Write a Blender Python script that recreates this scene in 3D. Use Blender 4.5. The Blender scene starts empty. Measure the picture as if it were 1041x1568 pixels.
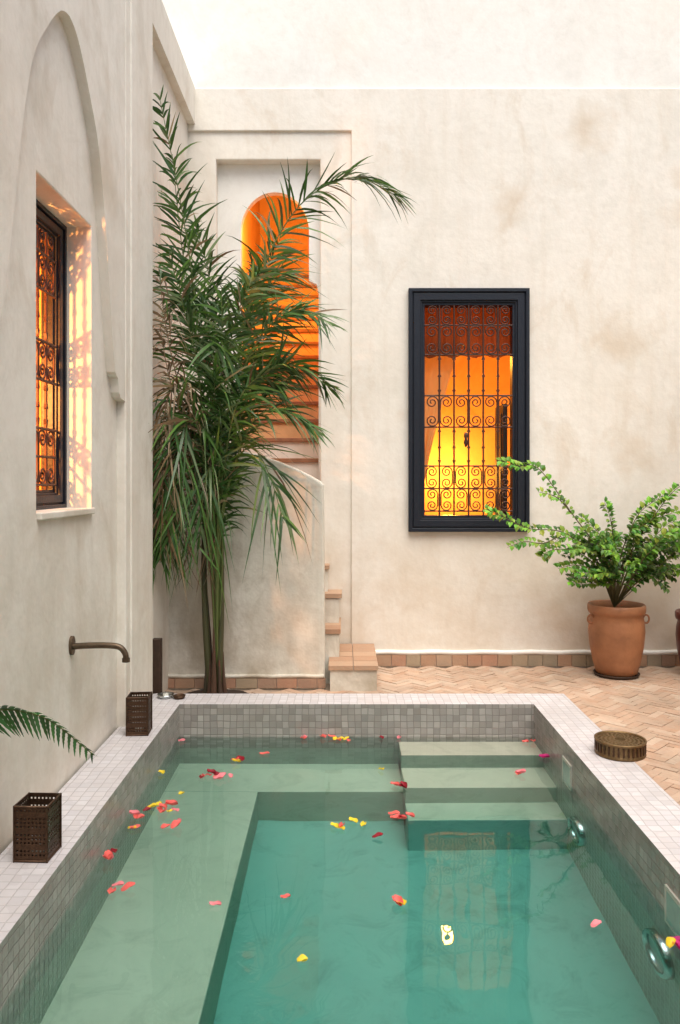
import bpy, bmesh, math, random
from mathutils import Vector, Matrix
random.seed(7)
R=random.random
def U(a,b): return a+(b-a)*R()
sc=bpy.context.scene
sc.view_settings.view_transform='Standard'
try: sc.view_settings.look='None'
except: pass
sc.view_settings.exposure=0
col=sc.collection

# ---------------------------------------------------------------- materials
def new_mat(name):
    m=bpy.data.materials.new(name); m.use_nodes=True
    nt=m.node_tree; b=nt.nodes['Principled BSDF']
    return m,nt,b
def N(nt,t,**k):
    n=nt.nodes.new(t)
    for a,v in k.items(): setattr(n,a,v)
    return n
def L(nt,a,b): nt.links.new(a,b)
def math_(nt,op,a,b=None,c=None):
    n=nt.nodes.new('ShaderNodeMath'); n.operation=op
    for i,v in enumerate((a,b,c)):
        if v is None: continue
        if isinstance(v,(int,float)): n.inputs[i].default_value=v
        else: L(nt,v,n.inputs[i])
    return n.outputs[0]
def mixc(nt,f,a,b,blend='MIX'):
    n=nt.nodes.new('ShaderNodeMix'); n.data_type='RGBA'; n.blend_type=blend
    if isinstance(f,(int,float)): n.inputs[0].default_value=f
    else: L(nt,f,n.inputs[0])
    for i,v in ((6,a),(7,b)):
        if isinstance(v,tuple): n.inputs[i].default_value=(v[0],v[1],v[2],1)
        else: L(nt,v,n.inputs[i])
    return n.outputs[2]
def ramp(nt,f,a,b):
    n=nt.nodes.new('ShaderNodeMapRange'); L(nt,f,n.inputs[0])
    n.inputs[1].default_value=a; n.inputs[2].default_value=b; n.clamp=True
    return n.outputs[0]
def noise_(nt,vec,scale,detail=4,rough=.55,dist=0):
    n=N(nt,'ShaderNodeTexNoise'); n.inputs['Scale'].default_value=scale
    n.inputs['Detail'].default_value=detail; n.inputs['Roughness'].default_value=rough
    n.inputs['Distortion'].default_value=dist
    L(nt,vec,n.inputs['Vector']); return n.outputs[0]
def pos_(nt): return N(nt,'ShaderNodeNewGeometry').outputs['Position']
def scl(nt,v,s):
    n=N(nt,'ShaderNodeMapping'); n.inputs['Scale'].default_value=s; L(nt,v,n.inputs['Vector']); return n.outputs[0]

def mixpos(nt,p):
    nn=N(nt,'ShaderNodeTexNoise'); nn.inputs['Scale'].default_value=5; nn.inputs['Detail'].default_value=3; L(nt,p,nn.inputs['Vector'])
    vs=N(nt,'ShaderNodeVectorMath',operation='MULTIPLY_ADD'); L(nt,nn.outputs['Color'],vs.inputs[0])
    vs.inputs[1].default_value=(.45,)*3; L(nt,p,vs.inputs[2]); return vs.outputs[0]
def plaster(name,c1,c2,stain,stain_lo=.6,stain_hi=.78,bump=.25,low_stain=0,grey=.5):
    m,nt,b=new_mat(name); p=pos_(nt)
    n1=noise_(nt,p,.9,4,.65); n2=noise_(nt,scl(nt,p,(1.6,1.6,1.0)),1.7,6,.66,.6)
    c=mixc(nt,ramp(nt,n1,.35,.65),c1,c2)
    c=mixc(nt,ramp(nt,n2,stain_lo,stain_hi),c,stain)
    gs=noise_(nt,scl(nt,p,(2.6,2.6,1.9)),1.0,6,.7,.8)
    c=mixc(nt,math_(nt,'MULTIPLY',ramp(nt,gs,.50,.70),grey),c,(c2[0]*.83,c2[1]*.83,c2[2]*.81))
    if low_stain:
        sx=N(nt,'ShaderNodeSeparateXYZ'); L(nt,p,sx.inputs[0])
        h=math_(nt,'MULTIPLY',math_(nt,'SUBTRACT',1.0,ramp(nt,sx.outputs[2],0.1,1.7)),ramp(nt,noise_(nt,p,2.6,5,.65),.38,.7))
        c=mixc(nt,math_(nt,'MULTIPLY',h,low_stain),c,stain)
        st=noise_(nt,scl(nt,p,(7,7,.6)),1.0,4,.65)
        c=mixc(nt,math_(nt,'MULTIPLY',ramp(nt,st,.5,.8),.4*low_stain),c,stain)
    n3=noise_(nt,p,22,3,.65)
    c=mixc(nt,math_(nt,'MULTIPLY',ramp(nt,n3,.45,.75),.2),c,(c2[0]*.78,c2[1]*.76,c2[2]*.72))
    vo=N(nt,'ShaderNodeTexVoronoi'); vo.inputs['Scale'].default_value=1.15; L(nt,mixpos(nt,p),vo.inputs['Vector'])
    sp_=math_(nt,'MULTIPLY',math_(nt,'SUBTRACT',1.0,ramp(nt,vo.outputs['Distance'],.05,.28)),.7 if low_stain else .3)
    c=mixc(nt,sp_,c,stain)
    L(nt,c,b.inputs['Base Color']); b.inputs['Roughness'].default_value=.75
    b.inputs['Specular IOR Level'].default_value=.3
    bp=N(nt,'ShaderNodeBump'); bp.inputs['Strength'].default_value=bump; bp.inputs['Distance'].default_value=.02
    hh=math_(nt,'ADD',noise_(nt,p,4,2,.6),math_(nt,'MULTIPLY',noise_(nt,p,34,1,.6),.18))
    L(nt,hh,bp.inputs['Height'])
    L(nt,bp.outputs[0],b.inputs['Normal'])
    return m
M_wall=plaster('cream_plaster',(.84,.80,.72),(.79,.74,.65),(.64,.53,.40),.55,.86,.30,.85,.42)
M_wall_up=plaster('pale_plaster',(.87,.85,.80),(.84,.815,.755),(.80,.74,.65),.6,.9,.22)
M_wall_l=plaster('grey_cream_plaster',(.80,.765,.69),(.725,.68,.60),(.54,.465,.365),.55,.84,.34,.85,.6)
M_par=plaster('weathered_plaster',(.83,.80,.71),(.73,.69,.59),(.42,.36,.27),.49,.72,.6,1.0,.55)
M_or=plaster('ochre_room_plaster',(.74,.50,.26),(.68,.42,.20),(.5,.3,.15),.5,.8,.2,0,.1)

def simple(name,c,rough=.5,metal=0,noise_amt=.15,nscale=20,spec=.5,bump=.0,bscale=40):
    m,nt,b=new_mat(name); p=pos_(nt)
    n=noise_(nt,p,nscale,3,.6)
    cc=mixc(nt,math_(nt,'MULTIPLY',ramp(nt,n,.3,.75),min(1,noise_amt*3)),c,tuple(x*.55 for x in c))
    L(nt,cc,b.inputs['Base Color']); b.inputs['Roughness'].default_value=rough
    b.inputs['Metallic'].default_value=metal; b.inputs['Specular IOR Level'].default_value=spec
    if bump:
        bp=N(nt,'ShaderNodeBump'); bp.inputs['Strength'].default_value=bump; bp.inputs['Distance'].default_value=.01
        L(nt,noise_(nt,p,bscale,3,.6),bp.inputs['Height']); L(nt,bp.outputs[0],b.inputs['Normal'])
    return m
M_navy=simple('navy_painted_wood',(.012,.016,.025),.4,0,.2,30,.4,.15,60)
M_iron=simple('wrought_iron',(.085,.035,.022),.5,.3,.2,60)
M_bronze=simple('aged_bronze',(.10,.055,.032),.45,.8,.3,60,.5,.3,80)
M_brass=simple('brass',(.22,.14,.065),.5,.8,.33,35,.5,.4,60)
M_pipe=simple('aged_brass_pipe',(.14,.10,.065),.45,.8,.3,40)
M_terra=simple('terracotta_pot_clay',(.40,.17,.075),.5,0,.33,6,.45,.3,25)
M_terra_d=simple('dark_glazed_clay',(.13,.025,.018),.3,0,.2,9)
M_wood=simple('dark_wood',(.055,.03,.018),.6,0,.3,20,.4,.3,40)
M_soil=simple('soil',(.05,.035,.025),.95,0,.3,30,.2,.8,40)
M_chrome=simple('stainless_steel',(.55,.58,.58),.25,1,.1,30)
M_lens=simple('pool_light_lens',(.30,.42,.38),.2,0,.1,30)
M_white=simple('white_plastic',(.50,.50,.44),.4,0,.1,30)
M_redwood=simple('red_wood_step',(.36,.16,.08),.55,0,.3,12,.4,.3,30)
M_dark=simple('dark_shutter_wood',(.04,.022,.012),.6,0,.3,20)

def attr_mat(name,rough=.5,spec=.4,trans=0,bump=0,bscale=30,var=.2,grime=None):
    m,nt,b=new_mat(name)
    a=N(nt,'ShaderNodeAttribute'); a.attribute_name='col'
    c=a.outputs['Color']
    p=pos_(nt)
    if var:
        n=noise_(nt,p,18,3,.6)
        c=mixc(nt,math_(nt,'MULTIPLY',ramp(nt,n,.4,.8),var),c,grime or (.05,.05,.02))
        n=noise_(nt,p,1.6,5,.7,.5)
        c=mixc(nt,math_(nt,'MULTIPLY',ramp(nt,n,.42,.68),var),c,(.30,.225,.165))
    L(nt,c,b.inputs['Base Color']); b.inputs['Roughness'].default_value=rough
    b.inputs['Specular IOR Level'].default_value=spec
    if bump:
        bp=N(nt,'ShaderNodeBump'); bp.inputs['Strength'].default_value=bump; bp.inputs['Distance'].default_value=.006
        L(nt,noise_(nt,p,bscale,3,.6),bp.inputs['Height']); L(nt,bp.outputs[0],b.inputs['Normal'])
    if trans:
        tr=N(nt,'ShaderNodeBsdfTranslucent'); L(nt,c,tr.inputs['Color'])
        mx=N(nt,'ShaderNodeMixShader'); mx.inputs[0].default_value=trans
        L(nt,b.outputs[0],mx.inputs[1]); L(nt,tr.outputs[0],mx.inputs[2])
        L(nt,mx.outputs[0],nt.nodes['Material Output'].inputs['Surface'])
    return m
M_leaf=attr_mat('palm_leaf',.40,.45,.15,var=0)
M_leaf2=attr_mat('shrub_leaf',.45,.4,.3,var=0)
M_petal=attr_mat('petal',.5,.3,.3,var=0)
M_cloth=attr_mat('rust_curtain',.85,.2,.24,var=0)
M_brick=attr_mat('bejmat_clay',.6,.35,0,.7,60,.65,(.47,.37,.28))
M_tilec=attr_mat('clay_tile',.6,.35,0,.5,60,.4,(.42,.31,.21))

def tile_mat(name,c1,c2,grout,size,gw,rough,offs=(.013,.007,.011),under=None):
    m,nt,b=new_mat(name); g=N(nt,'ShaderNodeNewGeometry'); p0=g.outputs['Position']
    nn=N(nt,'ShaderNodeTexNoise'); nn.inputs['Scale'].default_value=9; nn.inputs['Detail'].default_value=1; L(nt,p0,nn.inputs['Vector'])
    vs=N(nt,'ShaderNodeVectorMath',operation='MULTIPLY_ADD'); L(nt,nn.outputs['Color'],vs.inputs[0])
    vs.inputs[1].default_value=(.014,)*3; L(nt,p0,vs.inputs[2])
    ad=N(nt,'ShaderNodeVectorMath',operation='ADD'); L(nt,vs.outputs[0],ad.inputs[0]); ad.inputs[1].default_value=offs
    dv=N(nt,'ShaderNodeVectorMath',operation='SCALE'); L(nt,ad.outputs[0],dv.inputs[0]); dv.inputs['Scale'].default_value=1/size
    fl=N(nt,'ShaderNodeVectorMath',operation='FLOOR'); L(nt,dv.outputs[0],fl.inputs[0])
    fr=N(nt,'ShaderNodeVectorMath',operation='FRACTION'); L(nt,dv.outputs[0],fr.inputs[0])
    wn=N(nt,'ShaderNodeTexWhiteNoise',noise_dimensions='3D'); L(nt,fl.outputs[0],wn.inputs['Vector'])
    sx=N(nt,'ShaderNodeSeparateXYZ'); L(nt,fr.outputs[0],sx.inputs[0])
    sn=N(nt,'ShaderNodeSeparateXYZ'); L(nt,g.outputs['True Normal'],sn.inputs[0])
    es=[]
    for i in range(3):
        f=sx.outputs[i]
        e=math_(nt,'MINIMUM',f,math_(nt,'SUBTRACT',1.0,f))
        an=math_(nt,'GREATER_THAN',math_(nt,'ABSOLUTE',sn.outputs[i]),.5)
        es.append(math_(nt,'MAXIMUM',e,an))
    mm=math_(nt,'MINIMUM',math_(nt,'MINIMUM',es[0],es[1]),es[2])
    mask=ramp(nt,mm,gw*.6,gw*1.4)
    rnd=wn.outputs['Value']
    c=mixc(nt,rnd,c1,c2)
    sc2=N(nt,'ShaderNodeSeparateColor'); L(nt,wn.outputs['Color'],sc2.inputs[0])
    c=mixc(nt,math_(nt,'MULTIPLY',sc2.outputs[1],.4),c,(c2[0]*1.0,c2[1]*.92,c2[2]*.85))
    c=mixc(nt,math_(nt,'MULTIPLY',ramp(nt,noise_(nt,p0,3,5,.65),.4,.75),.5),c,(c2[0]*.82,c2[1]*.78,c2[2]*.72))
    c=mixc(nt,mask,grout,c)
    r=math_(nt,'MULTIPLY_ADD',mask,rough-.85,.85)
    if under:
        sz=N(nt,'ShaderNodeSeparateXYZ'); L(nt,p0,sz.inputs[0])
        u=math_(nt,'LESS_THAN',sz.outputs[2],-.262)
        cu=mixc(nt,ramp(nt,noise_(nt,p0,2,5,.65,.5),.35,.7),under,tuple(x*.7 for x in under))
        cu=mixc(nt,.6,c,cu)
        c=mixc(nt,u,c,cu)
    L(nt,c,b.inputs['Base Color']); L(nt,r,b.inputs['Roughness'])
    bp=N(nt,'ShaderNodeBump'); bp.inputs['Strength'].default_value=.6; bp.inputs['Distance'].default_value=.002
    hh=math_(nt,'ADD',mask,math_(nt,'MULTIPLY',rnd,.7)); L(nt,hh,bp.inputs['Height'])
    L(nt,bp.outputs[0],b.inputs['Normal'])
    return m
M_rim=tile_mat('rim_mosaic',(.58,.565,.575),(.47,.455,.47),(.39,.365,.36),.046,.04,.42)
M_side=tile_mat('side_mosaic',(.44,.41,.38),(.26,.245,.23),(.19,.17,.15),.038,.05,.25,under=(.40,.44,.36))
def pool_pl(name,a,b_,s_):
    m,nt,b=new_mat(name); p=pos_(nt)
    c=mixc(nt,ramp(nt,noise_(nt,p,1.6,5,.65,.6),.35,.7),a,b_)
    c=mixc(nt,math_(nt,'MULTIPLY',ramp(nt,noise_(nt,p,5,6,.7,1),.50,.72),.5),c,s_)
    L(nt,c,b.inputs['Base Color']); b.inputs['Roughness'].default_value=.8
    return m
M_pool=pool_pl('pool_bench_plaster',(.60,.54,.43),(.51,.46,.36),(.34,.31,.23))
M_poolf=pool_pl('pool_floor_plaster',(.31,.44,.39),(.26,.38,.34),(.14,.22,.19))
M_riser=pool_pl('pool_riser_shaded',(.34,.38,.30),(.28,.33,.26),(.16,.20,.15))  # darker than the treads: shade on upright faces put into the colour
def water():
    m,nt,b=new_mat('pool_water')
    b.inputs['Base Color'].default_value=(1,1,1,1); b.inputs['Roughness'].default_value=0
    b.inputs['IOR'].default_value=1.333; b.inputs['Transmission Weight'].default_value=1
    p=pos_(nt); bp=N(nt,'ShaderNodeBump'); bp.inputs['Strength'].default_value=.07; bp.inputs['Distance'].default_value=.02
    L(nt,noise_(nt,scl(nt,p,(1,1.3,1)),4.5,1,.4),bp.inputs['Height']); L(nt,bp.outputs[0],b.inputs['Normal'])
    v=N(nt,'ShaderNodeVolumeAbsorption'); v.inputs['Color'].default_value=(.24,.86,.80,1); v.inputs['Density'].default_value=.85
    L(nt,v.outputs[0],nt.nodes['Material Output'].inputs['Volume'])
    return m
M_water=water()
def ground_m():
    m,nt,b=new_mat('packed_ground'); p=pos_(nt)
    c=mixc(nt,ramp(nt,noise_(nt,p,5,4,.6),.35,.7),(.42,.32,.235),(.35,.26,.19))
    L(nt,c,b.inputs['Base Color']); b.inputs['Roughness'].default_value=.9
    return m
M_ground=ground_m()

# ---------------------------------------------------------------- geometry helpers
def grp(name):
    e=bpy.data.objects.new(name,None); col.objects.link(e); e.empty_display_size=.2; return e
def mk(name,verts,faces,mat,parent=None,cols=None,smooth=False):
    me=bpy.data.meshes.new(name); me.from_pydata([tuple(v) for v in verts],[],faces)
    me.materials.append(mat)
    if cols:
        a=me.color_attributes.new('col','FLOAT_COLOR','CORNER')
        i=0
        for f,c in zip(faces,cols):
            for _ in f:
                a.data[i].color=(c[0],c[1],c[2],1); i+=1
    if smooth:
        me.polygons.foreach_set('use_smooth',[True]*len(me.polygons))
    me.update()
    o=bpy.data.objects.new(name,me); col.objects.link(o)
    if parent: o.parent=parent
    return o
def boxd(x0,x1,y0,y1,z0,z1):
    v=[(x0,y0,z0),(x1,y0,z0),(x1,y1,z0),(x0,y1,z0),(x0,y0,z1),(x1,y0,z1),(x1,y1,z1),(x0,y1,z1)]
    f=[(0,3,2,1),(4,5,6,7),(0,1,5,4),(1,2,6,5),(2,3,7,6),(3,0,4,7)]
    return v,f
def box(name,x0,x1,y0,y1,z0,z1,mat,parent=None,bev=0):
    v,f=boxd(x0,x1,y0,y1,z0,z1); o=mk(name,v,f,mat,parent)
    if bev:
        md=o.modifiers.new('b','BEVEL'); md.width=bev; md.segments=2
    return o
def plate(name,loops,thick,pos,plane,mat,parent=None,bev=0):
    cu=bpy.data.curves.new(name,'CURVE'); cu.dimensions='2D'; cu.fill_mode='BOTH'; cu.extrude=thick/2
    for lp in loops:
        s=cu.splines.new('POLY'); s.points.add(len(lp)-1)
        for i,(a,b) in enumerate(lp): s.points[i].co=(a,b,0,1)
        s.use_cyclic_u=True
    o=bpy.data.objects.new(name+'_c',cu); col.objects.link(o)
    bpy.context.view_layer.update()
    me=bpy.data.meshes.new_from_object(o.evaluated_get(bpy.context.evaluated_depsgraph_get()))
    bpy.data.objects.remove(o)
    for v in me.vertices:
        a,b,c=v.co
        if plane=='XZ': v.co=(a,pos-c,b)
        elif plane=='YZ': v.co=(pos+c,a,b)
        else: v.co=(a,b,pos+c)
    bm=bmesh.new(); bm.from_mesh(me); bmesh.ops.remove_doubles(bm,verts=bm.verts,dist=1e-5)
    bmesh.ops.recalc_face_normals(bm,faces=bm.faces)
    if bev: bmesh.ops.dissolve_limit(bm,angle_limit=.01,verts=bm.verts,edges=bm.edges)
    bm.to_mesh(me); bm.free()
    me.materials.clear(); me.materials.append(mat)
    for p in me.polygons: p.use_smooth=False; p.material_index=0
    o=bpy.data.objects.new(name,me); col.objects.link(o)
    if parent: o.parent=parent
    if bev:
        md=o.modifiers.new('b','BEVEL'); md.width=bev; md.segments=3; md.limit_method='ANGLE'; md.angle_limit=math.radians(50)
    return o
def rect(a0,a1,b0,b1): return [(a0,b0),(a1,b0),(a1,b1),(a0,b1)]
def lathe(name,prof,cx,cy,cz,mat,parent=None,segs=48,wob=0):
    v=[];f=[]
    for r,z in prof:
        for i in range(segs):
            a=2*math.pi*i/segs; rr=r*(1+wob*math.sin(3*a+z*9))
            v.append((cx+rr*math.cos(a),cy+rr*math.sin(a),cz+z))
    for k in range(len(prof)-1):
        for i in range(segs):
            j=(i+1)%segs; f.append((k*segs+i,k*segs+j,(k+1)*segs+j,(k+1)*segs+i))
    return mk(name,v,f,mat,parent,smooth=True)
def catm(pts,n):
    P=[Vector(p) for p in pts]; P=[P[0]*2-P[1]]+P+[P[-1]*2-P[-2]]
    out=[]; m=len(P)-3
    for k in range(n+1):
        t=k/n*m; i=min(int(t),m-1); u=t-i
        a,b,c,d=P[i:i+4]
        out.append(.5*((2*b)+(c-a)*u+(2*a-5*b+4*c-d)*u*u+(3*b-a-3*c+d)*u**3))
    return out
def tube(V,F,C,pts,r0,r1,c,seg=6):
    base=len(V); n=len(pts)
    for i,p in enumerate(pts):
        t=(pts[min(i+1,n-1)]-pts[max(i-1,0)]).normalized()
        a=t.cross(Vector((.3,1,.2))).normalized(); b=t.cross(a)
        r=r0+(r1-r0)*i/(n-1)
        for s in range(seg):
            an=2*math.pi*s/seg; V.append(p+a*math.cos(an)*r+b*math.sin(an)*r)
    for i in range(n-1):
        for s in range(seg):
            q=(s+1)%seg
            F.append((base+i*seg+s,base+i*seg+q,base+(i+1)*seg+q,base+(i+1)*seg+s)); C.append(c)
def curve_obj(name,polys,rad,mat,parent):
    cu=bpy.data.curves.new(name,'CURVE'); cu.dimensions='3D'; cu.bevel_depth=rad; cu.bevel_resolution=1
    for pl in polys:
        s=cu.splines.new('POLY'); s.points.add(len(pl)-1)
        for i,p in enumerate(pl): s.points[i].co=(p[0],p[1],p[2],1)
    cu.materials.append(mat)
    o=bpy.data.objects.new(name,cu); col.objects.link(o); o.parent=parent; return o

# ---------------------------------------------------------------- ground
plate('ground',[rect(-60,60,-60,60),rect(-1.1,1.28,.45,4.7)],.2,-.112,'XY',M_ground)
W=.05; n=3; V=[];F=[];C=[]
c45=math.cos(math.radians(45))
pal=[(.46,.295,.20),(.50,.34,.235),(.52,.365,.265),(.44,.27,.175),(.48,.31,.21),(.52,.39,.29),(.46,.31,.22)]
for i in range(-120,220):
    for j in range(-150,150):
        d=(i-j)%(2*n)
        if d==0: w,h=n*W,W
        elif d==2*n-1: w,h=W,n*W
        else: continue
        x0,y0=i*W,j*W
        cx=(x0+w/2); cy=(y0+h/2)
        X=(cx-cy)*c45+1.0; Y=(cx+cy)*c45
        if not(-1.3<X<3.36 and -2.9<Y<5.96): continue
        if X<1.39 and Y<4.83: continue
        if X<-.12 and Y>5.3: continue
        g=.0009; z=.004+U(-.002,.002); tx=U(-.0016,.0016)
        cs=[(x0+g,y0+g),(x0+w-g,y0+g),(x0+w-g,y0+h-g),(x0+g,y0+h-g)]
        b=len(V)
        for k,(a,c_) in enumerate(cs): V.append(((a-c_)*c45+1.0,(a+c_)*c45,z+(tx if k in(1,2) else -tx)))
        for k,(a,c_) in enumerate(cs):
            a2=a+(-g if k in(0,3) else g)*.4; c2=c_+(-g if k in (0,1) else g)*.4
            V.append(((a2-c2)*c45+1.0,(a2+c2)*c45,-.008))
        F.append((b,b+1,b+2,b+3))
        for k in range(4):
            q=(k+1)%4; F.append((b+4+k,b+4+q,b+q,b+k))
        cc=random.choice(pal); s=U(.93,1.06); cc=tuple(x*s for x in cc); C+= [cc]*5
mk('courtyard_paving',V,F,M_brick,None,C)

# ---------------------------------------------------------------- back wall
bw=grp('courtyard_wall')
win=rect(.53,1.36,1.075,2.84)
plate('outer_skin',[[(-1.36,4.428),(-1.36,4.1),(.05,4.1),(.05,-.3),(3.4,-.3),(3.4,4.428)],win],.022,6.013,'XZ',M_wall,bw,.008)
plate('inner_core',[[(-1.5,-.3),(3.4,-.3),(3.4,4.42),(-1.5,4.42)],win,rect(-.99,-.19,.9,3.885)],.26,6.152,'XZ',M_wall,bw,.01)
box('upper_wall',-4,3.4,6.02,6.32,4.43,6.0,M_wall_up,bw)
hx=[]
for k in range(17):
    a=math.pi*k/16; hx.append((-.545-.265*math.cos(a),3.37+.30*math.sin(a)))
hole=[(-.81,1.35)]+hx+[(-.28,2.98),(-.22,2.95),(-.205,2.88),(-.205,1.35)]
plate('stair_arch',[rect(-.995,-.185,1.0,3.89),hole],.07,6.145,'XZ',M_wall_up,bw)
sw=grp('stairwell')
def room(name,x0,x1,y0,y1,z0,z1,skip,mat,parent):
    v,f=boxd(x0,x1,y0,y1,z0,z1)
    names=['zb','zt','yf','xr','yb','xl']
    f=[tuple(reversed(q)) for q,nn in zip(f,names) if nn!=skip]
    return mk(name,v,f,mat,parent)
room('stairwell_walls',-1.02,-.14,6.30,9.4,.5,4.9,'yf',M_or,sw)
for k in range(0,15):
    z=1.42+.175*k; y=5.95+.24*k
    box('stair_riser_%d'%k,-.99,-.192,y+.02,y+.6,z-.4,z-.03,M_wall if k<3 else M_or,sw)  # lowest risers cream: daylight reaching them is put into the colour
    box('stair_tread_%d'%k,-.988,-.194,y,y+.6,z-.03,z+.003,M_redwood,sw,.004)
ls=grp('corner_steps')
V=[];F=[];C=[]
def tread_tiles(x0,x1,y0,y1,zt,h=.03):
    nx=max(1,round((x1-x0)/.15)); ny=max(1,round((y1-y0)/.15))
    for a in range(nx):
        for b_ in range(ny):
            g=.002
            v,f=boxd(x0+(x1-x0)*a/nx+g,x0+(x1-x0)*(a+1)/nx-g,y0+(y1-y0)*b_/ny+g,y0+(y1-y0)*(b_+1)/ny-g,zt-h,zt+U(-.001,.002))
            o=len(V); V.extend(v); F.extend([tuple(i+o for i in q) for q in f])
            c=random.choice([(.42,.24,.145),(.48,.30,.19),(.40,.22,.13)]); C.extend([c]*6)
box('step_block',-.10,.215,5.27,5.955,-.05,.145,M_par,ls)
tread_tiles(-.112,.225,5.255,5.99,.175)
box('step_block_2',-.7,-.04,5.53,6.03,-.05,.34,M_par,ls)
tread_tiles(-.7,-.028,5.515,6.03,.37)
box('step_block_3',-.7,-.045,5.78,6.03,.2,.55,M_par,ls)
tread_tiles(-.7,-.02,5.765,6.03,.585)
box('step_block_4',-.8,-.13,5.88,6.03,.4,.75,M_par,ls)
tread_tiles(-.8,-.115,5.86,6.03,.785)
box('stair_mass',-.98,-.2,5.8,6.03,.4,1.36,M_par,ls)
mk('tread_tiles',V,F,M_tilec,ls,C)
pw=grp('stair_parapet_wall')
top=[(-1.36,1.80)]
for X,Z in [(-1.1,1.74),(-.9,1.68),(-.70,1.62),(-.6,1.60),(-.45,1.55),(-.33,1.50),(-.24,1.455),(-.17,1.415),(-.145,1.39)]:
    top.append((X,Z))
plate('parapet',[[(-1.36,-.1),(-.135,-.1)]+top[::-1]],.14,5.425,'XZ',M_par,pw,.015)
V=[];F=[];C=[]
def skirt(x0,x1,y,z0,z1,wd=.115):
    x=x0
    while x<x1-.01:
        w=min(wd*U(.94,1.06),x1-x)
        v,f=boxd(x+.002,x+w-.002,y-.014+U(-.001,.001),y+.01,z0,z1)
        o=len(V); V.extend(v); F.extend([tuple(i+o for i in q) for q in f])
        c=random.choice([(.43,.23,.145),(.36,.22,.15),(.44,.30,.20),(.38,.29,.19),(.32,.26,.18),(.42,.25,.155)])
        C.extend([c]*6); x+=w
sk=grp('tile_skirting')
skirt(.24,3.36,5.998,.004,.088)
skirt(-1.3,-.13,5.352,.004,.068,.14)
mk('skirting_tiles',V,F,M_tilec,sk,C)
curve_obj('skirting_bead',[[(.23+.1*i,5.998,.106+.003*math.sin(i*1.7)) for i in range(32)]],.019,M_wall_up,sk)
curve_obj('parapet_bead',[[(-1.3+.1*i,5.352,.083+.003*math.sin(i*2.1)) for i in range(12)]+[(-.14,5.352,.083)]],.014,M_par,sk)

# ---------------------------------------------------------------- left wall
lw=grp('arched_wall')
wl=rect(3.05,3.71,1.265,2.615)
plate('wall_core',[rect(-3,4.655,-.3,4.40),wl],.14,-1.27,'YZ',M_wall_l,lw,.006)
ar=[(.0,3.36),(.06,3.345),(.13,3.30),(.25,3.17),(.39,2.97),(.49,2.65),(.545,2.4),(.60,2.15),(.65,1.96)]
arc=[(p.x,p.y) for p in catm([(a,b,0) for a,b in ar],32)]
right=arc+[(.672,1.945),(.70,1.935),(.712,1.90),(.72,1.865),(.745,1.84),(.83,1.83)]
outl=[(3.29+a,b) for a,b in right]
left=[(3.29-a,b) for a,b in right][::-1]
loop=[(-3,-.3),(2.46,-.3)]+left+outl[1:]+[(4.25,1.83),(4.25,4.42),(-3,4.42)]
plate('arch_spandrel',[loop],.055,-1.1825,'YZ',M_wall_l,lw)
plate('pilaster',[rect(4.12,4.66,-.3,4.428)],.055,-1.1785,'YZ',M_wall_l,lw,.008)
plate('pilaster_fillet',[rect(4.20,4.662,-.3,4.43)],.02,-1.152,'YZ',M_wall_l,lw,.008)
box('niche_back',-1.6,-1.205,4.60,6.04,-.3,4.43,M_wall_l,lw)
box('niche_head',-1.21,-1.148,4.655,6.04,4.15,4.428,M_wall_l,lw)
box('parapet_top',-1.7,-1.16,-3,6.03,4.432,4.45,M_wall_up,lw)
box('unseen_wall_right',3.4,3.7,-3.3,6.3,-.3,4.0,M_wall)  # unseen right wall, added to block skylight so walls darken downwards
box('unseen_wall_rear',-1.35,3.4,-3.3,-3.0,-.3,2.6,M_wall)  # unseen wall behind the camera, added as a low skylight blocker

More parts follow.
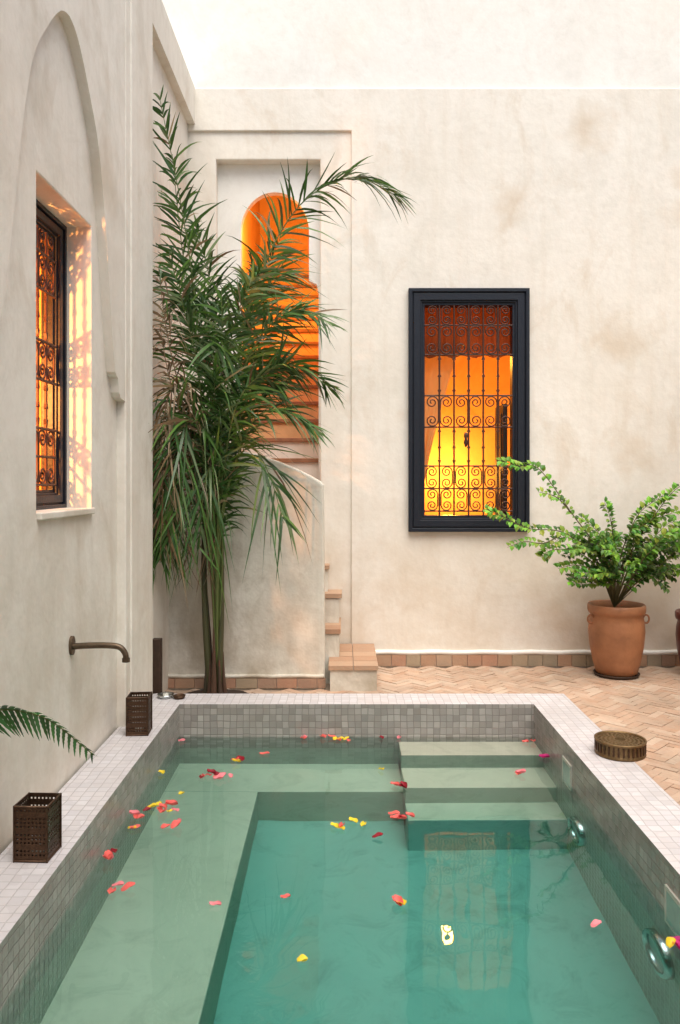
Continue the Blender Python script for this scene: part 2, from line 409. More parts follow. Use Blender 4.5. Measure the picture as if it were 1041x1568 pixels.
# ---------------------------------------------------------------- windows
def window(name,plane,pos,front,a0,a1,b0,b1,fw,zones,bars,sgn):
    g=grp(name)
    def ring(nm,i0,i1,fo,ba):
        th=abs(fo-ba); mid=(fo+ba)/2
        plate(nm,[rect(a0+i0,a1-i0,b0+i0,b1-i0),rect(a0+i1,a1-i1,b0+i1,b1-i1)],th,mid,plane,M_navy,g,.003)
    s=sgn
    ring('frame_outer',0,fw*.22,front,pos)
    ring('frame_groove',fw*.22-.001,fw*.32,front-s*.018,pos)
    ring('frame_face',fw*.32-.001,fw*.72,front-s*.008,pos)
    ring('frame_step',fw*.72-.001,fw*.84,front-s*.022,pos)
    ring('frame_inner',fw*.84-.001,fw,front-s*.034,pos-s*.03)
    ia0,ia1,ib0,ib1=a0+fw,a1-fw,b0+fw,b1-fw
    gp=front-s*.030
    def P(a,b,o=0): return (a,gp+o,b) if plane=='XZ' else (gp+o,a,b)
    H=ib1-ib0; Wd=ia1-ia0
    vb=[];hb=[];scr=[]
    nb=bars
    for k in range(1,nb):
        a=ia0+Wd*k/nb; vb.append([P(a,ib0),P(a,ib1)])
    for t in zones[1]:
        z=ib0+H*t; hb.append([P(ia0,z,.006),P(ia1,z,.006)])
    def spiral(ca,cb,r,a_start,dirn,turns=1.7,n_=24):
        out=[]
        for i in range(n_):
            t=i/(n_-1); an=a_start+dirn*2*math.pi*turns*t; rr=r*(1-.82*t)
            out.append((ca+rr*math.cos(an),cb+rr*math.sin(an)))
        return out
    cw=Wd/nb
    for (t0,t1) in zones[0]:
        z0=ib0+H*t0; z1=ib0+H*t1; hh=z1-z0
        rows=max(1,round(hh/.2))
        for rr_ in range(rows):
            zz0=z0+hh*rr_/rows; zh=hh/rows
            for k in range(nb):
                m_=1 if (k+rr_)%2 else -1
                r=min(cw*.44,zh*.25)
                ca=ia0+cw*(k+.5)
                t=spiral(ca,zz0+zh-r*1.03,r,math.pi if m_>0 else 0,-m_)
                b_=spiral(ca,zz0+r*1.03,r,math.pi if m_>0 else 0,m_)
                scr.append([P(*q,.002) for q in (t[::-1]+b_)])
    curve_obj('grille_vertical_bars',vb,.0070,M_iron,g); curve_obj('grille_cross_bars',hb,.0066,M_iron,g)
    curve_obj('grille_scrolls',scr,.0052,M_iron,g)
    V=[];F=[]
    for (t0,t1) in zones[2]:
        for k in range(1,nb):
            a=ia0+Wd*k/nb
            for zz,d in ((ib0+H*t1-.025,1),(ib0+H*t0+.03,-1),(ib0+H*(t0+t1)/2,1)):
                o=len(V); w=.014
                for off in(-.006,.006):
                    for da,dz in ((-w,-.012*d),(0,.022*d),(w,-.012*d),(0,-.02*d)):
                        V.append(P(a+da,zz+dz,off))
                F+= [(o,o+1,o+2,o+3),(o+7,o+6,o+5,o+4),(o,o+4,o+5,o+1),(o+1,o+5,o+6,o+2),(o+2,o+6,o+7,o+3),(o+3,o+7,o+4,o)]
    mk('grille_spear_tips',V,F,M_iron,g)
    return g
zones=([(0.02,.235),(.42,.57),(.765,.905),(.905,1.0)],[.02,.1275,.235,.42,.57,.765,.905],[(.235,.42),(.57,.765)])
gw=window('lattice_window','XZ',6.05,5.955,.485,1.405,1.03,2.885,.125,zones,6,-1)
gl=window('lattice_window','YZ',-1.375,-1.315,3.052,3.708,1.285,2.613,.085,zones,5,1)
box('window_sill',-1.335,-1.18,3.051,3.709,1.255,1.285,M_wall_l,lw,.006)
rm=grp('lit_room')
room('room_walls',.2,2.3,6.30,8.4,.7,3.3,'yf',M_or,rm)
V=[];F=[];C=[]
nx=60
for i in range(nx+1):
    x=.54+.82*i/nx; y=6.14+.018*math.sin(i*.9)+.008*math.sin(i*2.3)
    V+= [(x,y,2.39+.01*math.sin(i*.5)),(x,y,2.86)]
for i in range(nx): F.append((2*i,2*i+2,2*i+3,2*i+1)); C.append((.34,.105,.035))
mk('curtain_valance',V,F,M_cloth,gw,C,smooth=True)
V=[];F=[];C=[]
for i in range(25):
    u=i/24
    for j in range(21):
        v=j/20; z=2.5-1.6*v
        wd=.34*(1-v)**1.6+.05
        V.append((.53+wd*u,6.24+.018*math.sin(u*22)*(.4+.6*v),z))
for i in range(24):
    for j in range(20):
        a=i*21+j; F.append((a,a+21,a+22,a+1)); C.append((.72,.45,.18))
mk('side_drape',V,F,M_cloth,gw,C,smooth=True)
box('shutter_leaf',1.235,1.27,6.12,6.44,1.1,2.02,M_dark,gw,.004)
for k,(z0,z1) in enumerate([(1.15,1.5),(1.56,1.95)]):
    box('shutter_panel_%d'%k,1.225,1.24,6.16,6.40,z0,z1,M_dark,gw,.004)
lathe('window_latch',[(0,.05),(.012,.045),(.016,.02),(.010,0),(.018,-.03),(.008,-.06),(0,-.065)],.925,5.99,1.74,M_iron,gw,12)
rl=grp('lit_room')
room('room_walls',-3.0,-1.338,2.2,4.5,.7,3.1,'xr',M_or,rl)
def plight(name,loc,p,c=(1,.42,.07),r=.05):
    l=bpy.data.lights.new(name,'POINT'); l.energy=p; l.color=c; l.shadow_soft_size=r
    o=bpy.data.objects.new(name,l); o.location=loc; col.objects.link(o); return o
plight('room_lamp',(1.04,7.95,1.5),56,(1,.43,.06))
plight('room_lamp',(.9,7.0,2.5),24,(1,.40,.05))
plight('stair_lamp',(-.62,7.3,3.75),80,(1,.43,.07))
plight('room_lamp',(-1.62,2.74,1.85),190,(1,.36,.08),.02)
plight('room_lamp',(-2.2,3.9,2.2),45,(1,.43,.07))

# ---------------------------------------------------------------- pool
pool=grp('swimming_pool')
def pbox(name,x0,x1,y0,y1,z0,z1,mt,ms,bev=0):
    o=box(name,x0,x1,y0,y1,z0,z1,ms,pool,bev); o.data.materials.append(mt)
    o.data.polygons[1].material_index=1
    return o
pbox('rim_west',-1.188,-.958,.6,4.54,-1.2,.12,M_rim,M_side)
pbox('rim_east',1.095,1.33,.6,4.54,-1.2,.12,M_rim,M_side)
pbox('rim_north',-1.165,1.33,4.54,4.77,-1.2,.12,M_rim,M_side)
pbox('rim_south',-1.165,1.33,.35,.6,-1.2,.12,M_rim,M_side)
box('basin_floor',-1.1,1.2,.5,4.6,-1.2,-.86,M_poolf,pool)
pbox('bench_west',-.97,-.46,.59,4.16,-1.0,-.51,M_pool,M_riser,.008)
pbox('bench_north',-.97,1.10,4.16,4.55,-1.0,-.511,M_pool,M_riser,.008)
pbox('pool_step_1',.31,1.10,4.32,4.55,-.6,-.158,M_pool,M_riser,.006)
pbox('pool_step_2',.31,1.10,4.05,4.55,-1.0,-.348,M_pool,M_riser,.006)
pbox('pool_step_3',.31,1.10,3.86,4.16,-1.0,-.54,M_pool,M_poolf,.006)
for (yy,zz) in ((3.66,-.45),(2.71,-.39)):
    def ringx(nm,prof,mat):
        v=[];f=[];S=40
        for r,d in prof:
            for i in range(S):
                a=2*math.pi*i/S; v.append((1.095-d,yy+r*math.cos(a),zz+r*math.sin(a)))
        for k in range(len(prof)-1):
            for i in range(S):
                j=(i+1)%S; f.append((k*S+i,k*S+j,(k+1)*S+j,(k+1)*S+i))
        mk(nm,v,f,mat,pool,smooth=True)
    ringx('pool_light_ring',[(.11,0),(.11,.02),(.102,.03),(.09,.03),(.084,.02),(.084,.004)],M_chrome)
    ringx('pool_light_lens',[(.086,.012),(.05,.018),(.02,.02),(.001,.02)],M_lens)
for y0 in (3.78,2.52):
    plate('skimmer_frame',[rect(y0,y0+.15,-.115,.035),rect(y0+.012,y0+.138,-.10,.02)],.008,1.0925,'YZ',M_white,pool)
    box('skimmer_flap',1.090,1.096,y0+.012,y0+.138,-.10,.02,M_lens,pool)
box('water',-.968,1.105,.59,4.55,-.87,-.068,M_water)

pc={'c':(.80,.14,.12),'p':(.85,.24,.27),'y':(.85,.62,.04),'d':(.28,.008,.02),'m':(.62,.03,.22)}
PT=[(-.93,3.43,'ccp'),(-.86,3.52,'ydcc'),(-.82,3.56,'cyc'),(-.80,3.49,'ycp'),(-.73,3.34,'cpc'),(-.90,3.34,'yc'),(-.71,3.92,'ccd'),(-.67,3.94,'d'),(-.64,3.93,'d'),(-.60,3.88,'cpp'),(-.57,3.9,'p'),
(-.56,4.12,'ycd'),(-.435,4.24,'c'),(-.93,3.95,'y'),(-.77,3.69,'y'),(-.925,3.04,'ccp'),(-.80,2.83,'cpc'),(-.45,2.72,'p'),(-.21,2.77,'c'),(-.13,2.40,'y'),
(-.02,3.32,'yyc'),(.055,3.38,'yy'),(.135,3.24,'d'),(.22,3.45,'cc'),(.25,3.43,'d'),(.28,3.43,'cc'),(.28,3.79,'dcd'),(.185,4.0,'y'),(.21,2.72,'cyc'),(-.11,4.5,'cc'),(-.05,4.48,'yc'),(-.02,4.48,'yyc'),
(-.26,4.5,'cp'),(.21,4.5,'d'),(.31,4.5,'p'),(1.06,4.42,'cc'),(1.06,4.19,'mm'),(.88,3.97,'cp'),(1.03,2.48,'mymm'),(1.05,2.44,'my'),(.83,2.59,'p'),(-.93,4.45,'p'),(-.92,3.11,'d')]
V=[];F=[];C=[]
for x,y,s in PT:
    for ch in s:
        px=min(max(x+U(-.04,.04)*(len(s)>1),-.925),1.065); py=min(y+U(-.025,.025)*(len(s)>1),4.51)
        L_=U(.036,.056) if ch!='y' else U(.032,.046); w=L_*U(.55,.8); a=U(0,6.28); cu=U(.2,.9); tilt=U(-.1,.5)
        o=len(V); nu,nv=6,4
        for i in range(nu+1):
            u=i/nu; hw=w/2*math.sin(math.pi*min(1,.08+u*.86))**.6
            for j in range(nv+1):
                v=j/nv*2-1
                lx=(u-.5)*L_; ly=v*hw
                lz=.0015+cu*(v*v*hw*1.0)+max(0,tilt)*(u)*L_*.6+cu*.5*(u-.5)**2*L_+.003*math.sin(7*u+3*v+a)
                V.append((px+lx*math.cos(a)-ly*math.sin(a),py+lx*math.sin(a)+ly*math.cos(a),-.0645+lz))
        for i in range(nu):
            for j in range(nv):
                q=o+i*(nv+1)+j; F.append((q,q+1,q+nv+2,q+nv+1))
                k=.8+.35*(i/nu); C.append(tuple(min(1,t*k) for t in pc[ch]))
mk('flower_petals',V,F,M_petal,None,C,True)

# ---------------------------------------------------------------- lanterns
def lantern(x,y,z,w,h,rot):
    g=grp('pierced_lantern')
    nx,nz=17,28; V=[];F=[]
    def face(ax):
        for i in range(nx):
            for j in range(nz):
                edge=i in(0,nx-1) or j<2 or j>=nz-2
                if not edge and ((i%2==1 and j%2==1) and not (j%8==7)): continue
                a0=-w/2+w*i/nx;a1=-w/2+w*(i+1)/nx;b0=h*j/nz;b1=h*(j+1)/nz
                o=len(V); t=.0022
                for d in (0,t):
                    for a,b in((a0,b0),(a1,b0),(a1,b1),(a0,b1)):
                        p=Vector((a,-w/2+d,b)); p.rotate(Matrix.Rotation(ax+rot,3,'Z')); V.append(p+Vector((x,y,z)))
                F.extend([(o,o+1,o+2,o+3),(o+7,o+6,o+5,o+4),(o,o+4,o+5,o+1),(o+1,o+5,o+6,o+2),(o+2,o+6,o+7,o+3),(o+3,o+7,o+4,o)])
    for k in range(4): face(k*math.pi/2)
    mk('pierced_sides',V,F,M_bronze,g)
    polys=[]
    def rp(a,b,c):
        p=Vector((a,b,c)); p.rotate(Matrix.Rotation(rot,3,'Z')); return p+Vector((x,y,z))
    q=w/2+.001
    for zz in (.004,h-.003):
        polys.append([rp(-q,-q,zz),rp(q,-q,zz),rp(q,q,zz),rp(-q,q,zz),rp(-q,-q,zz)])
    for a,b in((-q,-q),(q,-q),(q,q),(-q,q)): polys.append([rp(a,b,0),rp(a,b,h)])
    curve_obj('lantern_edges',polys,.0035,M_bronze,g)
    v=[rp(-w/2,-w/2,.006),rp(w/2,-w/2,.006),rp(w/2,w/2,.006),rp(-w/2,w/2,.006)]
    mk('lantern_base',v,[(0,1,2,3)],M_bronze,g)
    lathe('tea_light',[(.0,.02),(.02,.02),(.022,.018),(.022,.0)],x,y,z+.008,M_white,g,20)
lantern(-1.055,4.02,.121,.105,.195,.06)
lantern(-1.058,2.70,.121,.112,.19,-.04)
bo=grp('brass_candle_bowl')
lathe('bowl_body',[(0,.004),(.108,.004),(.114,.0),(.117,.006),(.113,.012),(.113,.060),(.118,.064),(.118,.072),(.112,.073),(.109,.066),(.106,.02),(.0,.016)],1.303,3.71,.121,M_brass,bo,64)
V=[];F=[]
for k in range(32):
    a=2*math.pi*k/32
    v,f=boxd(-.004,.004,-.002,.002,.018,.056)
    o=len(V); V+=[(1.303+(.1145+p[1])*math.cos(a)-p[0]*math.sin(a),3.71+(.1145+p[1])*math.sin(a)+p[0]*math.cos(a),.121+p[2]) for p in v]
    F+=[tuple(i+o for i in q) for q in f]
mk('bowl_ribs',V,F,M_bronze,bo)
# pierced lid
V=[];F=[]
nr,na=9,48
for i in range(nr+1):
    for j in range(na):
        a=2*math.pi*j/na; r=.024+(.108-.024)*i/nr
        V.append((1.303+r*math.cos(a),3.71+r*math.sin(a),.121+.064+.004*(1-i/nr)))
for i in range(nr):
    for j in range(na):
        if i%2==1 and (j+i//2)%2==0: continue
        F.append((i*na+j,(i+1)*na+j,(i+1)*na+(j+1)%na,i*na+(j+1)%na))
mk('bowl_pierced_lid',V,F,M_brass,bo)
sp=grp('water_spout')
pts=catm([(-1.20,3.43,.685),(-1.12,3.43,.69),(-1.03,3.43,.69),(-.985,3.43,.682),(-.962,3.43,.655),(-.958,3.43,.625)],24)
V=[];F=[];C=[]; tube(V,F,C,pts,.014,.0125,(0,0,0),14); mk('spout_pipe',V,F,M_pipe,sp,smooth=True)
V=[];F=[];C=[]; tube(V,F,C,[Vector((-.958,3.43,.635)),Vector((-.958,3.43,.618))],.017,.017,(0,0,0),14); mk('spout_lip',V,F,M_pipe,sp,smooth=True)
pl=[(3.43+.028*math.cos(a),.69+.042*math.sin(a)) for a in [k*math.pi/12 for k in range(24)]]
plate('spout_plate',[pl],.014,-1.195,'YZ',M_pipe,sp)
po=grp('wooden_post')
box('post',-1.20,-1.145,4.86,4.92,0,.43,M_wood,po,.004)
box('post_foot',-1.20,-1.135,4.85,4.93,0,.05,M_wood,po,.004)
dt=grp('metal_dish')
lathe('dish',[(0,.006),(.035,.006),(.045,.018),(.05,.02),(.04,.0),(0,0)],-1.07,4.68,.122,M_chrome,dt,32)
lathe('candle',[(0,.024),(.016,.024),(.016,.006)],-1.07,4.68,.122,M_white,dt,20)
lathe('dish_small',[(0,.006),(.025,.006),(.035,.016),(.038,.018),(.03,.0),(0,0)],-.985,4.66,.122,M_bronze,dt,32)

# ---------------------------------------------------------------- palm
def gcol(dry,shade=1):
    if dry:
        c=random.choice([(.34,.24,.13),(.42,.32,.18),(.25,.16,.08),(.16,.10,.05)])
    else: c=random.choice([(.045,.11,.018),(.055,.135,.022),(.035,.085,.02),(.08,.18,.028),(.045,.12,.028),(.12,.22,.045),(.16,.23,.10)])
    s=U(.65,1.2)*shade
    return tuple(x*s for x in c)
def frond(V,F,C,pts,ll,s0=.3,npair=42,dry=0,wid=.011,r0=.012,droop=.45,ang=48,shade=1,rc=None,jit_=16,skip=.06):
    n_=60; P=catm(pts,n_)
    tube(V,F,C,P,r0,.002,rc or ((.13,.17,.05) if not dry else (.24,.16,.09)),6)
    roll=U(-.6,.6)
    for k in range(npair):
        s=s0+(1-s0)*(k+R())/npair; u=(s-s0)/(1-s0)
        i=min(int(s*n_),n_-1); p=P[i].lerp(P[i+1],s*n_-i); T=(P[i+1]-P[i]).normalized()
        side=T.cross(Vector((0,-1,0)) if abs(T.z)>.75 else Vector((0,0,1)))
        if side.length<.05: side=Vector((1,0,0))
        side.normalize(); nrm=side.cross(T).normalized()
        rr=roll+U(-.35,.35)
        side.rotate(Matrix.Rotation(rr,3,T)); nrm.rotate(Matrix.Rotation(rr,3,T))
        prof=(.5+.5*math.sin(math.pi*min(1,u*.85+.15)))*(1 if u<.85 else .8)
        for sg in (-1,1):
            if R()<(skip if not dry else .2): continue
            l=ll*prof*U(.65,1.15); a=math.radians(ang*(1-.35*u)+U(-jit_,jit_))
            d=(T*math.cos(a)+side*sg*math.sin(a)+nrm*U(-.15,.4)).normalized()
            wv=d.cross(nrm+Vector((U(-.7,.7),U(-.7,.7),U(-.7,.7))))
            if wv.length<.05: wv=T.copy()
            wv.normalize(); dr=droop*U(.2,1.7)
            c=gcol(dry and R()<.8 or R()<.04,shade); o=len(V)
            ws=[.45,1,1,.75,.4,.02]
            m_=5; bend=Vector((U(-1,1),U(-1,1),U(-.4,.2)))*(.14 if not dry else .35)*l
            wl_=U(.75,1.25)*wid
            for q in range(m_+1):
                t=q/m_; pp=p+d*l*t+Vector((0,0,-dr*l*t*t))+bend*t*t
                for sgn in(1,-1):
                    v=pp+wv*wl_*ws[q]*sgn
                    if v.y>4.6 and v.x<-1.195: v.x=-1.195+.3*(abs(v.x+1.195)%.03)
                    if v.y>5.335 and v.z<1.8: v.y=5.335
                    V.append(v)
            for q in range(m_):
                F.append((o+2*q,o+2*q+1,o+2*q+3,o+2*q+2)); C.append(c)
palm=grp('palm_tree')
V=[];F=[];C=[]
b0=(-.84,5.14,.15)
G=[
 ([b0,(-.87,5.1,1.2),(-.94,5.0,2.4),(-1.02,4.92,3.1),(-1.15,4.85,3.80)],.28,.40,50,0,.45,46),
 ([b0,(-.86,5.1,1.2),(-.97,5.1,2.3),(-1.06,5.05,3.0),(-1.10,5.0,3.5)],.26,.38,36,0,.45,46),
 ([b0,(-.80,5.0,1.4),(-.62,4.95,2.45),(-.33,4.9,3.08),(.03,4.88,3.30),(.35,4.88,3.18)],.27,.42,68,0,.4,54),
 ([b0,(-.80,5.1,1.3),(-.66,5.15,2.3),(-.54,5.1,2.7),(-.42,5.1,3.0)],.26,.38,40,0,.5,46),
 ([b0,(-.84,5.2,1.4),(-.86,5.2,2.4),(-.90,5.15,2.8),(-.98,5.1,3.1)],.28,.36,34,0,.5,44),
 ([b0,(-.80,5.0,1.3),(-.68,4.95,2.0),(-.48,4.9,2.38),(-.28,4.88,2.48),(-.08,4.86,2.38)],.28,.36,44,0,.35,55),
 ([b0,(-.80,4.98,1.2),(-.62,4.9,1.90),(-.44,4.86,2.12),(-.25,4.85,2.10),(-.08,4.85,1.98)],.28,.34,44,0,.35,55),
 ([b0,(-.80,4.98,1.1),(-.62,4.9,1.7),(-.48,4.86,1.85),(-.32,4.85,1.83),(-.18,4.85,1.72)],.26,.32,36,0,.4,52),
 ([b0,(-.87,5.02,1.1),(-.99,4.90,1.8),(-1.09,4.82,2.30),(-1.14,4.79,2.72)],.3,.34,36,1,1.0,46),
 ([b0,(-.88,5.02,1.0),(-.99,4.88,1.7),(-1.08,4.82,2.05),(-1.13,4.79,2.35)],.35,.34,28,1,1.1,46),
 ([b0,(-.88,5.1,1.1),(-1.0,5.0,1.75),(-1.12,4.95,1.75),(-1.17,4.92,1.3),(-1.17,4.92,.95)],.28,.38,42,0,.6,50),
 ([b0,(-.88,5.1,1.0),(-.98,5.0,1.50),(-1.08,4.95,1.55),(-1.14,4.92,1.25),(-1.16,4.92,.9)],.26,.38,38,0,.6,50),
 ([b0,(-.87,5.02,1.1),(-.98,4.88,1.9),(-1.08,4.82,1.95),(-1.13,4.79,1.55),(-1.13,4.79,1.3)],.32,.34,32,1,1.0,46),
 ([b0,(-.80,5.0,1.0),(-.70,4.95,1.5),(-.58,4.9,1.62),(-.47,4.88,1.45),(-.38,4.88,1.15)],.22,.5,22,0,.6,42),
 ([b0,(-.86,5.0,1.0),(-.90,4.86,1.7),(-.98,4.80,1.75),(-1.04,4.79,1.4),(-1.06,4.79,1.05)],.25,.4,34,0,.6,45),
 ([b0,(-.80,4.95,1.3),(-.74,4.88,2.1),(-.64,4.82,2.5),(-.52,4.80,2.7)],.26,.4,42,0,.5,48),
 ([b0,(-.82,5.25,1.3),(-.72,5.3,2.2),(-.66,5.3,2.6),(-.60,5.3,2.85)],.26,.36,34,0,.5,45),
 ([b0,(-.86,5.0,1.3),(-.92,4.9,2.1),(-1.0,4.84,2.5),(-1.08,4.82,2.8)],.25,.38,38,0,.5,48),
 ([b0,(-.83,5.0,1.2),(-.78,4.9,1.9),(-.76,4.85,2.3),(-.76,4.83,2.6)],.26,.4,38,0,.5,48),
 ([b0,(-.84,5.05,1.0),(-.74,4.9,1.6),(-.66,4.84,1.9),(-.53,4.82,2.05),(-.40,4.82,2.0)],.24,.36,38,0,.5,52),
 ([b0,(-.86,5.02,1.0),(-.95,4.9,1.45),(-1.03,4.82,1.6),(-1.09,4.80,1.4),(-1.11,4.80,1.05)],.3,.34,28,1,1.0,46),
 ([b0,(-.86,5.05,.9),(-.83,4.95,1.35),(-.84,4.88,1.5),(-.88,4.85,1.3),(-.9,4.85,1.0)],.22,.45,24,0,.8,40),
]
for k in range(12):
    tx=-.76+U(-.24,.30); tz=U(1.7,2.65); ty=U(4.82,5.2)
    G.append(([b0,(-.83+U(-.04,.04),5.08,1.1),((-.83+tx)/2+U(-.03,.03),(5.08+ty)/2,(1.2+tz)/2+.2),(tx,ty,tz),(tx+(tx+.8)*.5,ty-.02,tz+U(-.12,.25))],.24,U(.30,.40),32,0,.55,52))
for pts,s0,ll,npair,dry,dr,an in G:
    frond(V,F,C,pts,ll,s0,npair,dry,.0080,.0072,dr,an)
mk('palm_fronds',V,F,M_leaf,palm,C)
V=[];F=[];C=[]
for k in range(22):
    a=2*math.pi*k/22*2.4; r=.024+.024*R(); h=U(.2,.75) if k%3 else U(.1,.3)
    lean=Vector((math.cos(a)*.05,math.sin(a)*.03,0))
    p=[Vector((-.85+math.cos(a)*r*1.5,5.14+math.sin(a)*r*1.3,-.02)),Vector((-.85+math.cos(a)*r*1.2,5.14+math.sin(a)*r*1.1,h*.4)),Vector((-.85,5.14,h))+Vector((math.cos(a),math.sin(a),0))*r*.8+lean*h]
    c=random.choice([(.10,.055,.035),(.07,.045,.03),(.16,.06,.04),(.06,.05,.03),(.20,.12,.06)])
    tube(V,F,C,catm(p,10),U(.014,.026),.004,c,7)
for p in ([(-.88,5.14,0),(-.91,5.12,.5),(-.92,5.12,1.0),(-.90,5.12,1.5)],[(-.83,5.14,0),(-.81,5.13,.6),(-.81,5.13,1.1),(-.80,5.12,1.6)]):
    tube(V,F,C,catm(p,20),.026,.014,(.08,.08,.035),8)
for k in range(80):
    z=U(.9,1.9); x=-.93+U(-.16,.12); y=4.98+U(-.1,.1)
    p=[Vector((x,y,z)),Vector((x+U(-.06,.05),y+U(-.05,.03),z-.08)),Vector((x+U(-.08,.05),y+U(-.06,.03),z-U(.15,.35)))]
    tube(V,F,C,catm(p,5),.006,.001,random.choice([(.24,.16,.09),(.15,.08,.04),(.34,.25,.15)]),4)
mk('palm_trunk',V,F,M_leaf,palm,C,True)
lathe('soil_bed',[(.001,.035),(.12,.028),(.2,.012),(.24,.0)],-.85,5.10,0,M_soil,palm,30,.05)

# ---------------------------------------------------------------- pots + shrub
def pot(name_p,cx,cy,mat,scale=1):
    s=scale
    lathe('pot_body',[(0,.02),(.13*s,.02),(.145*s,.03*s),(.165*s,.10*s),(.188*s,.22*s),(.198*s,.33*s),(.193*s,.40*s),(.183*s,.450*s),(.196*s,.46*s),(.203*s,.48*s),(.203*s,.515*s),(.196*s,.525*s),(.182*s,.52*s),(.175*s,.48*s),(.17*s,.44*s),(0,.43*s)],cx,cy,.0,mat,name_p,64)
ps=grp('potted_shrub')
pot(ps,1.975,5.70,M_terra)
lathe('pot_tray',[(0,.012),(.145,.012),(.158,.024),(.163,.022),(.15,.004),(0,.004)],1.975,5.70,.004,M_wood,ps,48)
lathe('pot_soil',[(0,.455),(.172,.45)],1.975,5.70,.012,M_soil,ps,32)
for sx in(-1,1):
    rp=[(1.975+sx*(.20+.022*math.cos(a)),5.66,.42+.03*math.sin(a)) for a in [k*math.pi/8 for k in range(17)]]
    curve_obj('pot_ring_handle',[rp],.007,M_terra,ps)
V=[];F=[];C=[]
def leaf(p,d,l,c,wr=.34):
    up=Vector((U(-.4,.4),U(-.9,-.1),1)).normalized()
    s=d.cross(up)
    if s.length<.05: s=Vector((1,0,0))
    s.normalize(); nn=s.cross(d).normalized(); w=l*wr; o=len(V)
    for t,ww,h in((0,.08,0),(.3,.9,.06),(.65,.85,.03),(1,.03,-.12)):
        q=p+d*l*t+nn*h*l
        V.extend([q+s*w*ww+nn*.12*l*ww,q,q-s*w*ww+nn*.12*l*ww])
    for k in range(3):
        a=o+3*k; F.extend([(a,a+1,a+4,a+3),(a+1,a+2,a+5,a+4)]); C.extend([c,c])
def branch(pts,n_leaf,lsz,bright,r0=.005,t0=.15):
    P=catm(pts,24); tube(V,F,C,P,r0,.0015,(.14,.12,.05),5)
    for k in range(n_leaf):
        t=t0+(1-t0)*(k+R()*.6)/n_leaf; i=min(int(t*24),23); p=P[i].lerp(P[i+1],t*24-i); T=(P[i+1]-P[i]).normalized()
        side=T.cross(Vector((0,-.7,.7)))
        if side.length<.1: side=Vector((1,0,0))
        side.normalize()
        sg=1 if k%2 else -1
        d=(T*U(.2,.8)+side*sg+Vector((U(-.4,.4),U(-.5,.3),U(-.4,.4)))).normalized()
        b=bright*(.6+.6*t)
        c=random.choice([(.15,.33,.03),(.10,.25,.025),(.23,.41,.045),(.07,.17,.025),(.28,.45,.06)])
        c=tuple(x*b*U(.7,1.2) for x in c)
        leaf(p+d*U(.0,.01),d,lsz*U(.7,1.25),c)
B0=(1.96,5.70,.5)
main=[
 ([B0,(1.86,5.62,.85),(1.62,5.58,1.18),(1.38,5.56,1.50),(1.24,5.54,1.52),(1.10,5.54,1.56)],80),
 ([(1.62,5.58,1.18),(1.50,5.55,1.30),(1.36,5.52,1.34)],16),
 ([B0,(1.80,5.6,.85),(1.55,5.55,1.05),(1.30,5.52,1.08),(1.12,5.52,1.16),(.99,5.52,1.22)],78),
 ([(1.55,5.55,1.05),(1.40,5.5,.98),(1.26,5.5,.99),(1.14,5.5,.95)],26),
 ([B0,(1.82,5.6,.75),(1.65,5.55,.82),(1.50,5.52,.80)],50),
 ([B0,(1.80,5.6,.8),(1.62,5.55,.92),(1.45,5.5,.93),(1.38,5.5,.88)],50),
 ([B0,(2.05,5.62,.9),(2.2,5.6,1.15),(2.36,5.58,1.36),(2.55,5.58,1.42)],86),
 ([B0,(2.02,5.62,.95),(2.10,5.6,1.18),(2.28,5.6,1.32)],60),
 ([B0,(2.12,5.62,.8),(2.3,5.6,1.0),(2.55,5.58,1.12)],76),
 ([B0,(2.1,5.6,.7),(2.28,5.6,.78),(2.46,5.58,.78)],54),
 ([B0,(2.0,5.62,.95),(2.16,5.6,1.12),(2.38,5.6,1.20)],60),
 ([B0,(1.92,5.6,.95),(1.88,5.55,1.15),(1.84,5.55,1.27)],44),
 ([B0,(1.88,5.55,.85),(1.78,5.5,1.05),(1.66,5.5,1.16)],50),
 ([B0,(1.9,5.5,.8),(1.85,5.4,.92),(1.78,5.38,.95)],50),
 ([B0,(2.05,5.5,.8),(2.12,5.4,.95),(2.20,5.38,1.05)],54),
 ([B0,(1.97,5.5,.75),(1.97,5.38,.85),(1.98,5.35,.82)],50),
]
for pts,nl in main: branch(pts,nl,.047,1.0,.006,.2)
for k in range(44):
    a=U(0,6.28); rr=U(.10,.44); z=U(.66,1.12)+.10*math.cos(a)
    e=Vector((2.03+rr*math.cos(a)*1.15,5.60+min(.28,rr*math.sin(a)*.55),z))
    m_=Vector(B0).lerp(e,.5)+Vector((U(-.05,.05),U(-.05,.05),U(.04,.14)))
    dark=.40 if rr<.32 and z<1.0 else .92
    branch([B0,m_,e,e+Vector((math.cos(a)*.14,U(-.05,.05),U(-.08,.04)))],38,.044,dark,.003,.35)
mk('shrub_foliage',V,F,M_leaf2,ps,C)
p2=grp('glazed_clay_pot')
pot(p2,2.58,5.66,M_terra_d,.9)
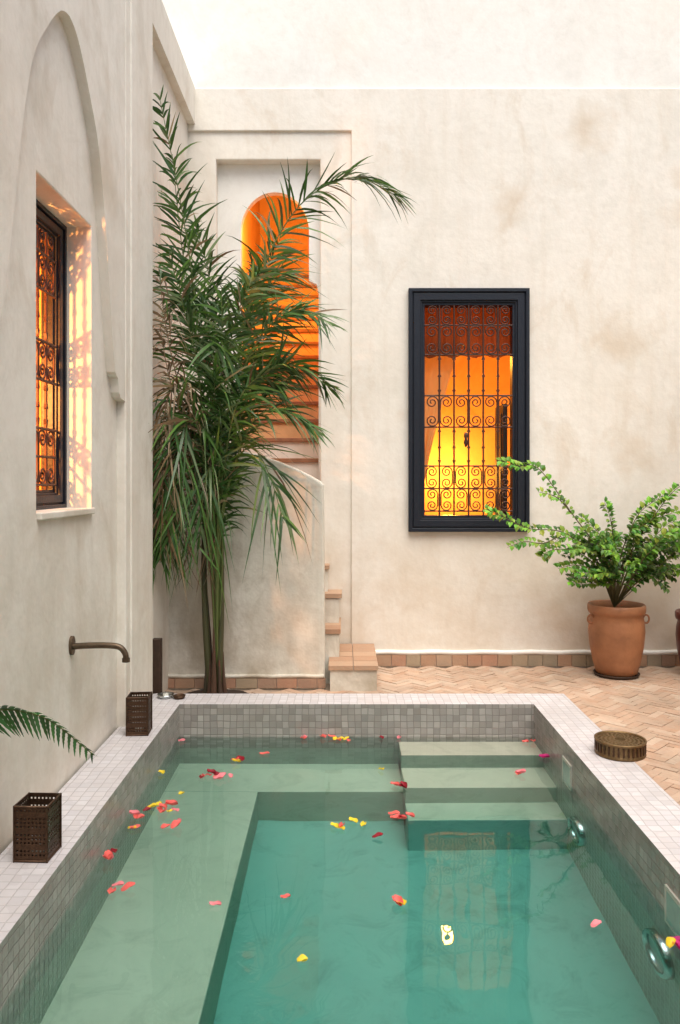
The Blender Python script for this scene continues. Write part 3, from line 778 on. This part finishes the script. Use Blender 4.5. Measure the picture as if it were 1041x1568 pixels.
# foreground fern
fn=grp('potted_fern')
lathe('fern_pot',[(0,.0),(.06,.0),(.075,.05),(.088,.2),(.09,.34),(.096,.35),(.096,.38),(.085,.38),(.08,.33),(0,.33)],-1.06,1.78,.121,M_terra,fn,40)
V=[];F=[];C=[]
fb=(-1.06,1.78,.44)
FR=[[fb,(-.98,1.79,.72),(-.84,1.80,.865),(-.70,1.80,.865),(-.575,1.80,.775)],
 [fb,(-1.0,1.70,.7),(-.95,1.58,.8),(-.9,1.45,.72)],[fb,(-1.06,1.65,.75),(-1.05,1.5,.82),(-1.03,1.35,.7)],
 [fb,(-1.08,1.9,.7),(-1.08,2.0,.78),(-1.08,2.1,.7)],[fb,(-1.02,1.72,.8),(-.98,1.66,.98),(-.93,1.6,1.02)],
 [fb,(-.99,1.74,.6),(-.9,1.7,.64),(-.82,1.68,.55)]]
for pts in FR:
    P=catm(pts,80); tube(V,F,C,P,.0035,.0012,(.09,.12,.03),6)
    NP=31
    for k in range(NP):
        s=.2+.8*(k+.5)/NP; i=min(int(s*80),79); p=P[i].lerp(P[i+1],s*80-i); T=(P[i+1]-P[i]).normalized()
        side=T.cross(Vector((0,.80,.6))).normalized()
        pr=math.sin(math.pi*min(1,.22+.74*s))**.7
        for sg in(-1,1):
            d=(T*U(.28,.42)+side*sg+Vector((0,-.15,-.2+U(-.12,.12)))).normalized(); l=.070*pr*U(.88,1.08)
            o=len(V); c=random.choice([(.045,.14,.035),(.06,.18,.045),(.035,.10,.03)])
            c=tuple(x*U(.85,1.25) for x in c)
            wd=(T+Vector((0,U(-.4,.4),U(-.2,.2)))).normalized()
            M_=10
            for q in range(M_+1):
                t=q/M_; hw=.0062*pr**.5*(1-t**2.6)*(1+.30*(q%2)) ; pp=p+d*l*t+T*l*.16*t*t+Vector((0,0,-.28*l*t*t))
                V.append(pp+wd*hw); V.append(pp-wd*hw)
            for q in range(M_): F.append((o+2*q,o+2*q+1,o+2*q+3,o+2*q+2)); C.append(c)
mk('fern_fronds',V,F,M_leaf,fn,C)

# ---------------------------------------------------------------- light
w=bpy.data.worlds.new('World'); sc.world=w; w.use_nodes=True
nt=w.node_tree; bg=nt.nodes['Background']; sk_=nt.nodes.new('ShaderNodeTexSky'); sk_.sky_type='NISHITA'
sk_.sun_disc=False; sk_.sun_elevation=math.radians(68); sk_.sun_rotation=math.radians(165)
sk_.dust_density=4; sk_.air_density=1.0; sk_.ozone_density=1.0
nt.links.new(sk_.outputs[0],bg.inputs[0]); bg.inputs[1].default_value=.15
s=bpy.data.lights.new('sun','SUN'); s.energy=4.4; s.angle=math.radians(60); s.color=(1,.965,.90)
so=bpy.data.objects.new('sun',s); col.objects.link(so)
az=math.radians(165); el=math.radians(68)
dirv=Vector((math.sin(az)*math.cos(el),math.cos(az)*math.cos(el),math.sin(el)))
so.rotation_euler=dirv.to_track_quat('Z','Y').to_euler(); so.location=(2,-2,8)

cam=bpy.data.cameras.new('camera'); co=bpy.data.objects.new('camera',cam); col.objects.link(co)
co.location=(0,0,1.4); co.rotation_euler=(math.radians(90),0,0)
cam.sensor_fit='VERTICAL'; cam.sensor_height=36; cam.sensor_width=24; cam.lens=1200/1568*36
cam.shift_x=-7.5/1568; cam.shift_y=-44/1568; cam.clip_start=.05; cam.clip_end=400
sc.camera=co
